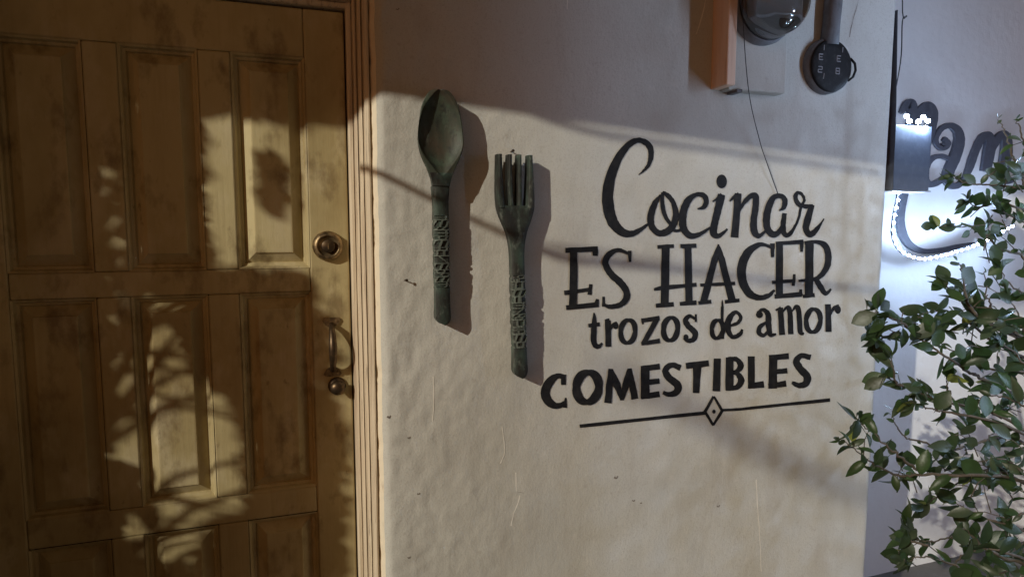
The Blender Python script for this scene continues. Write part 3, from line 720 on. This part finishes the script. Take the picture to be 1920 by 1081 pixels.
wire('corner_wire', [(1.606, -.004, 2.6), pt(1692, 0, .01), pt(1700, 30, .02), pt(1692, 40, .01), pt(1688, 120, .0), (1.612, .02, zt+.002)], .0016, M['wire'], 'thin dark wire running down the wall corner to the control box')
# LED chips on their strip
def led_run(name, label, pts, step, lm='led', r=.0045, cat='light strip'):
    e = tag(empty(name, pts[0]), label, cat)
    P = [Vector(q[:3]) for q in catmull([tuple(p) for p in pts], 16)]
    bm = bmesh.new(); tube(bm, [p+Vector((0, .007, 0)) for p in P], .0055, 6); bmobj('strip_backing', bm, M['strip'], e)
    acc = 0; last = P[0]; first = None
    spots = [P[0]]
    for a, b in zip(P, P[1:]):
        acc += (b-a).length
        if acc >= step: spots.append(b); acc = 0
    base = None
    for s_ in spots:
        if base is None:
            bm = bmesh.new(); bmesh.ops.create_icosphere(bm, subdivisions=2, radius=r)
            base = bpy.data.meshes.new('led_chip'); bm.to_mesh(base); bm.free(); base.materials.append(M[lm])
        o = bpy.data.objects.new('led_chip', base); C.objects.link(o); o.parent = e; o.location = s_-Vector(e.location)
    return e
def z7(a, b, off=.10): return pt(1560+a*ZS7, 100+b*ZS7, SETB-off)
led_run('led_strip', 'glowing white light strip curving under the script letters', [z7(298, 612), z7(287, 670), z7(277, 720), z7(271, 790), z7(280, 830), z7(300, 862), z7(335, 888), z7(400, 905), z7(480, 892), z7(540, 876), z7(620, 850), z7(700, 815), z7(770, 775), z7(810, 755)], .027)
cl = tag(empty('led_cluster', (1.68, -.012, zt)), 'cluster of bright white lights on top of the control box', 'light cluster')
bm = bmesh.new(); bmesh.ops.create_icosphere(bm, subdivisions=2, radius=.0062); base = bpy.data.meshes.new('led_chip'); bm.to_mesh(base); bm.free(); base.materials.append(M['led_small'])
for a, b in [(1700, 218), (1705, 227), (1722, 228), (1731, 220), (1740, 227), (1736, 240)]:
    o = bpy.data.objects.new('led_chip', base); C.objects.link(o); o.parent = cl; o.location = pt(a, b, -.0155)-Vector(cl.location)


# ------------------------------------------------------------------ leaves
def leaf_mesh(name, L=1.0, W=.56, bend=.12, fold=.16):
    v = []; f = []; n = 6; prof_ = [0.03, .55, .88, 1.0, .90, .58, .02]
    for i in range(n+1):
        t = i/n; hw = W/2*prof_[i]; yb = -bend*t*t
        v += [(-hw, L*t, yb+fold*hw), (0, L*t, yb), (hw, L*t, yb+fold*hw)]
    for i in range(n):
        a = 3*i; f += [(a, a+1, a+4, a+3), (a+1, a+2, a+5, a+4)]
    k = len(v); v += [(0, -.16, .02), (.018, 0, 0), (-.018, 0, 0)]; f.append((k, k+1, k+2))
    me = mesh(name, v, f)
    for p in me.polygons: p.use_smooth = True
    return me
LM = []
for i in range(4):
    row = []
    for j, (W_, B_, Fo) in enumerate([(.60, .12, .25), (.48, .34, .4), (.66, -.16, .15), (.38, .5, .6)]):
        m_ = leaf_mesh('leaf', 1, W_, B_, Fo); m_.materials.append(LEAF[i]); row.append(m_)
    LM.append(row)

# ------------------------------------------------------------------ shrub in front of the side wall
sh_base = Vector((1.80, -.40, 0))
shrub = tag(empty('leafy_shrub', sh_base), 'dark green small-leaved shrub in front of the lit side wall', 'shrub')
rnd = random.Random(11)
def dz(x, y): return 1.46+.16*noise.noise(Vector((x*.008, y*.008, 2)))
trunk_px = [(2075, 900, 1.56), (2040, 760, 1.55), (1990, 600, 1.53), (1960, 450, 1.50), (1935, 330, 1.50), (1925, 260, 1.5)]
TP = [sh_base, sh_base+Vector((.01, .0, .25))]+[atd(*q) for q in trunk_px]
TPc = [Vector(q) for q in catmull([tuple(p) for p in TP], 8)]
bm = bmesh.new(); tube(bm, TPc, [.016*(1-i/len(TPc))+.004 for i in range(len(TPc))], 9)
tr_ = bmobj('trunk', bm, M['bark'], shrub, True)
br = [[(1844, 711), (1811, 693), (1769, 664), (1733, 640), (1689, 627), (1655, 613)], [(1678, 624), (1649, 635), (1633, 644)], [(1700, 612), (1682, 600), (1651, 589), (1642, 581)],
      [(1920, 698), (1858, 691), (1800, 664), (1751, 635)], [(1690, 722), (1678, 713), (1669, 669)], [(1886, 613), (1862, 580), (1851, 553), (1846, 509)],
      [(1840, 600), (1809, 569), (1789, 555), (1773, 531)], [(1830, 590), (1811, 558), (1804, 513), (1798, 493)], [(1920, 620), (1909, 591), (1889, 553)], [(1860, 640), (1800, 590), (1760, 582), (1725, 590)],
      [(1870, 790), (1775, 772), (1747, 766), (1705, 752)], [(1870, 775), (1782, 755), (1735, 740), (1705, 727), (1680, 717), (1662, 705)], [(1790, 758), (1778, 730), (1776, 706)],
      [(1920, 830), (1870, 820), (1777, 845), (1730, 827), (1700, 820), (1677, 792), (1672, 770)], [(1860, 890), (1735, 890), (1685, 890), (1652, 877), (1620, 855), (1575, 822)], [(1720, 880), (1680, 850), (1662, 835), (1630, 805), (1607, 785)],
      [(1860, 880), (1782, 915), (1735, 945)], [(1880, 980), (1834, 967), (1789, 940)], [(1960, 955), (1920, 962), (1895, 967), (1888, 1005)], [(1900, 1050), (1843, 1024), (1818, 999), (1801, 992), (1776, 1007), (1734, 1015), (1709, 1005)],
      [(1900, 1040), (1851, 1025), (1818, 1034), (1789, 1061), (1787, 1095)], [(1800, 1066), (1784, 1056), (1729, 1042), (1705, 1050)], [(1740, 1020), (1705, 1010), (1697, 978)],
      [(1920, 480), (1880, 469), (1835, 430), (1802, 424), (1755, 424)], [(1940, 360), (1910, 352), (1858, 346), (1813, 344), (1791, 333)], [(1920, 340), (1899, 291), (1885, 247), (1871, 224)], [(1935, 300), (1920, 263), (1907, 227)], [(1930, 400), (1874, 380), (1835, 388), (1813, 377)],
      [(1960, 560), (1900, 540), (1875, 500)], [(1940, 700), (1900, 660), (1870, 640)], [(1940, 900), (1880, 860), (1820, 870)], [(1960, 780), (1900, 750), (1850, 740)], [(1940, 1090), (1890, 1070), (1850, 1085)], [(1950, 430), (1905, 410), (1880, 395)]]
leaves = []
def aim(d, up_hint):
    z = up_hint - d*up_hint.dot(d)
    if z.length < 1e-4: z = d.orthogonal()
    z.normalize(); x_ = d.cross(z); 
    return Matrix((x_, d, z)).transposed().to_4x4()
def add_leaf(p, d, size, mi=None):
    hint = Vector((rnd.gauss(-.15, .6), rnd.gauss(-.75, .5), rnd.gauss(.45, .5)))
    m_ = aim(d.normalized(), hint)
    if mi is None: mi = rnd.choices([0, 1, 2, 3], [.40, .28, .305, .015])[0]
    leaves.append((size, p, m_, mi, rnd.randrange(4)))
def whorl(p, d, n, size):
    for k in range(n):
        dd = (d*rnd.uniform(.2, .9)+Vector((rnd.gauss(0, .6), rnd.gauss(0, .35), rnd.gauss(.1, .55))))
        add_leaf(p+Vector((rnd.gauss(0, .004), rnd.gauss(0, .004), rnd.gauss(0, .004))), dd, size*rnd.uniform(.45, 1.2))
def near_trunk(p): return min(TPc, key=lambda q: (q-p).length+abs(q.z-(p.z-.12))*.6)
for bi, b in enumerate(br):
    off = rnd.uniform(-.10, .12); P = []
    for i, (x, y) in enumerate(b): P.append(atd(x, y, dz(x, y)+off))
    if b[0][0] > 1835:                                        # carry main limbs back to the trunk
        q = near_trunk(P[0]); mid = (q+P[0])/2+Vector((0, 0, -.02)); P = [q, mid]+P
    PC = [Vector(q) for q in catmull([tuple(p) for p in P], 7)]
    n = len(PC); bm = bmesh.new()
    for i in range(1, n-1): PC[i] = PC[i]+Vector((rnd.gauss(0, .0012), rnd.gauss(0, .002), rnd.gauss(0, .0012)))
    r0 = .0042 if b[0][0] > 1835 else .0026
    tube(bm, PC, [r0*(1-i/n)+.0008 for i in range(n)], 6); bmobj('branch', bm, M['bark'], shrub, True)
    sz = .050 if b[0][1] > 520 else .034
    for i in range(2, n):
        t = i/n
        if t < .22: continue
        bare = (bi in (5, 7, 25, 26, 13) and t > .55)
        if rnd.random() < (.12 if bare else .44):
            d = (PC[i]-PC[i-1]).normalized(); s_ = Vector((rnd.gauss(0, .7), rnd.gauss(0, .5), rnd.gauss(.15, .7)))
            add_leaf(PC[i], d*.5+s_, sz*(.4 if bare else 1)*rnd.uniform(.4, 1.25))
    d = (PC[-1]-PC[-2]).normalized(); bare = bi in (5, 7, 13, 25, 26, 14)
    whorl(PC[-1], d, 3 if bare else 6, sz*(.4 if bare else .95))
# yellowed leaf and leaf blobs in the crown (each on its own short twig)
add_leaf(atd(1598, 828, 1.5), Vector((0.05, 0, 1)), .036, 3); add_leaf(atd(1735, 945, 1.5), Vector((-1, 0, .5)), .03, 3); add_leaf(atd(1720, 880, 1.45), Vector((.8, -.1, .5)), .05, 1)
blobs = [(1885, 405, 48, 46, 22), (1880, 340, 40, 40, 16), (1900, 290, 26, 45, 10), (1855, 440, 46, 24, 12), (1850, 625, 62, 55, 34), (1800, 600, 40, 30, 10), (1900, 640, 40, 60, 16), (1740, 605, 40, 18, 12), (1700, 620, 30, 14, 8), (1635, 610, 20, 26, 12), (1880, 745, 55, 60, 30), (1800, 740, 50, 40, 14), (1750, 735, 40, 25, 9),
         (1800, 870, 80, 38, 34), (1880, 870, 52, 60, 30), (1700, 865, 40, 34, 12), (1625, 830, 24, 30, 7), (1850, 930, 55, 36, 14), (1885, 1040, 45, 40, 24), (1700, 1020, 26, 46, 18), (1830, 800, 50, 30, 12), (1870, 560, 45, 40, 10), (1790, 925, 20, 30, 5)]
twb = bmesh.new()
for (cx_, cy_, rx, ry, n) in blobs:
    for k in range(int(n*.54)):
        a = rnd.uniform(0, 6.28); q = math.sqrt(rnd.random())
        x, y = cx_+rx*q*math.cos(a), cy_+ry*q*math.sin(a)
        p = atd(x, y, dz(x, y)+rnd.uniform(-.12, .16))
        d = Vector((rnd.gauss(-.35, .7), rnd.gauss(-.1, .4), rnd.gauss(.25, .6))).normalized()
        add_leaf(p, d, rnd.uniform(.028, .058)*(.8 if y < 480 else 1))
        if k % 2 == 0: 
            tube(twb, [p-d*.05+Vector((.012, 0, -.015)), p-d*.02, p], [.0014, .0011, .0007], 5)
            add_leaf(p-d*.018, Vector((rnd.gauss(0, 1), rnd.gauss(0, .5), rnd.gauss(0, 1))), rnd.uniform(.026, .046))
tw = bmobj('twigs', twb, M['bark'], shrub); tw['kind'] = 'stuff'
leaves.sort(key=lambda q: -q[0])
sv = []; sf = []; smi = []
for i, (size, p, m_, mi, vi) in enumerate(leaves):
    if i < 295:
        o = bpy.data.objects.new('leaf', LM[mi][vi]); C.objects.link(o); o.parent = shrub
        o.matrix_local = Matrix.Translation(p-sh_base) @ m_ @ Matrix.Scale(size, 4)
    else:
        X = Matrix.Translation(p) @ m_ @ Matrix.Scale(size, 4); b0 = len(sv); me0 = LM[mi][vi]
        sv += [X @ q.co for q in me0.vertices]
        for pl_ in me0.polygons: sf.append(tuple(b0+i_ for i_ in pl_.vertices)); smi.append(mi)
me = mesh('foliage', sv, sf)
for q in LEAF: me.materials.append(q)
for q, mi in zip(me.polygons, smi): q.material_index = mi
fo = link('foliage', me, None, shrub, True); fo['kind'] = 'stuff'

# ------------------------------------------------------------------ porch canopy, tree and cables that shade the wall (out of frame)
TE = 1.0
eA = src(pt(745, 163), TE); eB = src(pt(1650, 297), TE); dv = (eB-eA)/(eB.x-eA.x)
eL = eA+dv*(-3.2-eA.x); eR = eA+dv*(1.25-eA.x)
can = tag(empty('porch_canopy', (0, -.5, 2.6)), 'boarded porch canopy above the door, with an added block shading the side wall', 'canopy')
nb = 14
for i in range(nb):
    a = eL+(eR-eL)*(i/nb); b = eL+(eR-eL)*((i+.97)/nb)
    if i == nb-1: b = eR
    v = [(a.x, a.y, a.z), (b.x, b.y, b.z), (b.x, -.002 if b.x < 1.6 else -.002, b.z+.10), (a.x, -.002, a.z+.10)]
    v += [(q[0], q[1], q[2]+.022) for q in v]
    bm = bmesh.new(); me = mesh('t', v, [(3, 2, 1, 0), (4, 5, 6, 7), (0, 1, 5, 4), (1, 2, 6, 5), (2, 3, 7, 6), (3, 0, 4, 7)]); bm.from_mesh(me); bmobj('roof_board', bm, M['roof'], can)
v = [(q.x, q.y+dy, q.z+dz_) for q in (eL, eR) for dy, dz_ in ((-.03, 0), (-.001, 0), (-.001, .12), (-.03, .12))]
bm = bmesh.new(); me = mesh('t', v, [(0, 1, 2, 3), (7, 6, 5, 4), (0, 4, 5, 1), (1, 5, 6, 2), (2, 6, 7, 3), (3, 7, 4, 0)]); bm.from_mesh(me); bmobj('fascia', bm, M['roof'], can)

box('added_shade_block', (eL.x, eR.x, -1.0, -.003, max(eL.z, eR.z)+.16, 5.2), M['plaster_side'], can, .01)  # unseen block added to keep the sun off the side wall
# tree whose leaves dapple the door
def inpoly(x, y, P):
    c_ = False; j = len(P)-1
    for i in range(len(P)):
        if (P[i][1] > y) != (P[j][1] > y) and x < (P[j][0]-P[i][0])*(y-P[i][1])/(P[j][1]-P[i][1])+P[i][0]: c_ = not c_
        j = i
    return c_
LIT = [[(578, 240), (700, 240), (700, 575), (598, 575), (588, 500)], [(448, 228), (478, 232), (482, 500), (455, 500)], [(470, 232), (575, 244), (575, 310), (545, 300), (520, 268), (480, 254)], [(545, 300), (580, 300), (590, 505), (500, 505), (505, 430), (545, 390)],
       [(380, 214), (434, 218), (446, 500), (395, 505), (384, 380)], [(182, 285), (216, 282), (236, 500), (200, 470)], [(196, 525), (234, 535), (244, 700), (250, 870), (212, 850)], [(222, 960), (258, 955), (262, 1050), (226, 1020)],
       [(258, 552), (312, 560), (332, 660), (362, 715), (370, 925), (268, 935)], [(378, 725), (440, 780), (455, 960), (400, 960), (300, 990), (296, 940), (388, 905)], [(284, 1008), (372, 1000), (345, 1075), (300, 1065)], [(232, 180), (264, 190), (264, 212), (236, 204)], [(628, 590), (700, 580), (700, 720), (640, 700)]]
rt = random.Random(5)
tree_base = Vector((-1.75, -.75, 0))
tree = tag(empty('street_tree', tree_base), 'small leafy tree standing in front of the door', 'tree')
bm = bmesh.new(); tube(bm, [tree_base, tree_base+Vector((.03, .02, .7)), tree_base+Vector((-.02, .05, 1.4)), tree_base+Vector((.05, .05, 2.0)), tree_base+Vector((.0, .1, 2.7))], [.05, .042, .034, .024, .01], 10)
bmobj('trunk', bm, M['bark'], tree, True)
tv = []; tf = []; bmb = bmesh.new(); cnt = 0
def tree_leaf(p, s_):
    d = Vector((rt.gauss(0, 1), rt.gauss(0, 1), rt.gauss(-.3, .8))).normalized()
    h = Vector((rt.gauss(-1.6, .8), rt.gauss(-1, .8), rt.gauss(.8, .7)))
    X = Matrix.Translation(p-d*s_*.5) @ aim(d, h) @ Matrix.Scale(s_, 4); b0 = len(tv); me0 = LM[1][0]
    tv.extend(X @ q.co for q in me0.vertices)
    for pl_ in me0.polygons: tf.append(tuple(b0+i_ for i_ in pl_.vertices))
while cnt < 9000:
    x = rt.uniform(-140, 640); y = rt.uniform(160, 1200)
    t = rt.uniform(.4, 1.2) if x < 380 else rt.uniform(.8, 1.4)
    g_ = 15
    if any(inpoly(x+ox, y+oy, P) for P in LIT for ox in (-g_, 0, g_) for oy in (-g_, 0, g_)): continue
    if x > 595 and y < 1000 and rt.random() < .55: continue
    p = src(pt(x, y, DY), t); e_ = p-CAM
    if e_.dot(FW) > 0 and e_.dot(RT)/e_.dot(FW) > -.86: continue
    tree_leaf(p, rt.uniform(.030, .055)); cnt += 1
    if cnt % 60 == 0:
        zt_ = min(max(p.z-.35, .6), 2.5); a = tree_base+Vector((.01, .05, zt_))
        tube(bmb, [a, (a+p)/2+Vector((0, 0, .06)), p], [.011, .006, .002], 5)
lf = link('foliage', mesh('foliage', tv, tf), LEAF[1], tree, True); lf['kind'] = 'stuff'
lb = bmobj('limbs', bmb, M['bark'], tree)
tag(box('shade_wall', (-1.48, -1.34, -2.6, -.002, 0, .95), mat('dark_shade_wall', (.10, .075, .055), .9), None, .01), 'added low dark wall that darkens the lower left of the door', 'wall')  # unseen wall added to cut ground bounce and low sky
pb = Vector((-1.0, -.42, 0))
pot = tag(empty('shade_shrub', pb), 'added dense potted shrub that darkens the lower left of the door', 'shrub')  # unseen shrub added to block ambient light from the lower door
bm = bmesh.new(); lathe(bm, (0, 0, 0), [(.0, .0), (.15, 0), (.2, -.3), (.21, -.3), (.21, -.33), (.185, -.33), (.18, -.29), (0, -.29)], 28)
for q in bm.verts: q.co = Vector((q.co.x, q.co.z, -q.co.y))+pb
bmobj('clay_pot', bm, mat('clay', (.25, .11, .06), .8), pot, True)
bm = bmesh.new(); tube(bm, [pb+Vector((0, 0, .25)), pb+Vector((.02, 0, .6)), pb+Vector((0, .02, 1.0))], [.02, .015, .006], 8); bmobj('stem', bm, M['bark'], pot, True)
tv = []; tf = []; cnt = 0
while cnt < 2600:
    p = pb+Vector((rt.gauss(0, .16), rt.gauss(0, .16), rt.uniform(.35, 1.15)))
    e_ = p-CAM
    if (e_.dot(FW) > 0 and e_.dot(RT)/e_.dot(FW) > -.88) or p.y > -.05: continue
    q = p+LT*(DY-p.y)-CAM; zz_ = q.dot(FW); x = 960+F*q.dot(RT)/zz_; y = 540-F*q.dot(UP)/zz_
    if x > 600: continue
    if any(inpoly(x+ox, y+oy, P) for P in LIT for ox in (-22, 0, 22) for oy in (-22, 0, 22)): continue
    tree_leaf(p, rt.uniform(.04, .07)); cnt += 1
lf = link('foliage', mesh('foliage', tv, tf), LEAF[0], pot, True); lf['kind'] = 'stuff'
# overhead cables
def cable(pts, t0, t1, r, label, ext=1.2):
    n = len(pts); Q = [src(pt(x, y), t0+(t1-t0)*i/(n-1)) for i, (x, y) in enumerate(pts)]
    d0_ = (Q[0]-Q[1]).normalized(); d1_ = (Q[-1]-Q[-2]).normalized()
    Q = [Q[0]+d0_*ext]+Q+[Q[-1]+d1_*.5]
    return wire('overhead_cable', Q, r, M['wire'], label, 'cable')
cable([(720, 328), (800, 368), (880, 408), (960, 444), (1060, 486), (1230, 503)], 1.0, 1.4, .0075, 'thick black cable slung low in front of the porch', .12)
cable([(1000, 462), (1100, 474), (1250, 498)], 1.9, 2.3, .008, 'thin black cable slung behind the thick one in front of the porch', .05)
cable([(815, 130), (900, 165), (1000, 213), (1100, 245), (1200, 262), (1400, 290), (1690, 330)], 1.15, 1.5, .0085, 'highest black cable running just below the canopy edge', .1)
cable([(1180, 715), (1300, 770), (1420, 840), (1560, 905), (1640, 935)], 5.6, 6.4, .024, 'fat bundled black cable hanging across the street', .05)

# ------------------------------------------------------------------ added out-of-frame bulbs that cool the right half of the wall
st = tag(empty('added_bulb_string', (1.575, -.012, 2.66)), 'added string of white bulbs on the post for cool fill light', 'added fill lights')
A = Vector((1.575, -.012, 2.66)); PO = Vector((2.02, -.92, 0)); B = PO+Vector((-.036, 0, 2.18))
pp = [A+(B-A)*(i/20)+Vector((0, 0, -.05*math.sin(math.pi*i/20))) for i in range(21)]
pp += [PO+Vector((-.036+.01*math.sin(i), .012*math.cos(i), 2.18-.08*i)) for i in range(1, 14)]
bm = bmesh.new(); tube(bm, pp, .004, 6); bmobj('cord', bm, M['wire'], st)
for i in range(21, 34, 2):
    dn = Vector((0, 0, -1)) if i < 20 else Vector((-1, .3, 0)).normalized()
    bm = bmesh.new(); p = pp[i]+dn*.04
    bmesh.ops.create_uvsphere(bm, u_segments=12, v_segments=8, radius=.022)
    for q in bm.verts: q.co = q.co+p
    bmobj('fill_bulb', bm, M['fill_bulb'], st, True)
    bm = bmesh.new(); tube(bm, [pp[i], pp[i]+dn*.024], .009, 8); bmobj('fill_bulb_socket', bm, M['wire'], st)
po = PO
E1 = Vector((1.7615, -.788, 0)); E2 = Vector((1.71, -.95, 0)); nn = Vector((E2.y-E1.y, E1.x-E2.x, 0)).normalized()*.02  # unseen plank added to shield the door from the bulbs
v = [Vector((q.x, q.y, z)) for z in (0, 2.5) for q in (E1, E2, E2+nn, E1+nn)]
bm = bmesh.new(); me = mesh('t', v, [(0, 1, 2, 3), (7, 6, 5, 4)]+[(k, (k+1) % 4, 4+(k+1) % 4, 4+k) for k in range(4)]); bm.from_mesh(me)
tag(bmobj('light_shield_plank', bm, M['roof'], None), 'added upright brown plank that keeps the light of the bulbs off the door', 'plank')
bm = bmesh.new(); tube(bm, [po, po+Vector((0, 0, 2.4))], .03, 12); tag(bmobj('fill_bulb_post', bm, M['conduit'], None), 'added thin grey post holding the fill bulbs', 'post')  # post added only to carry the fill bulbs
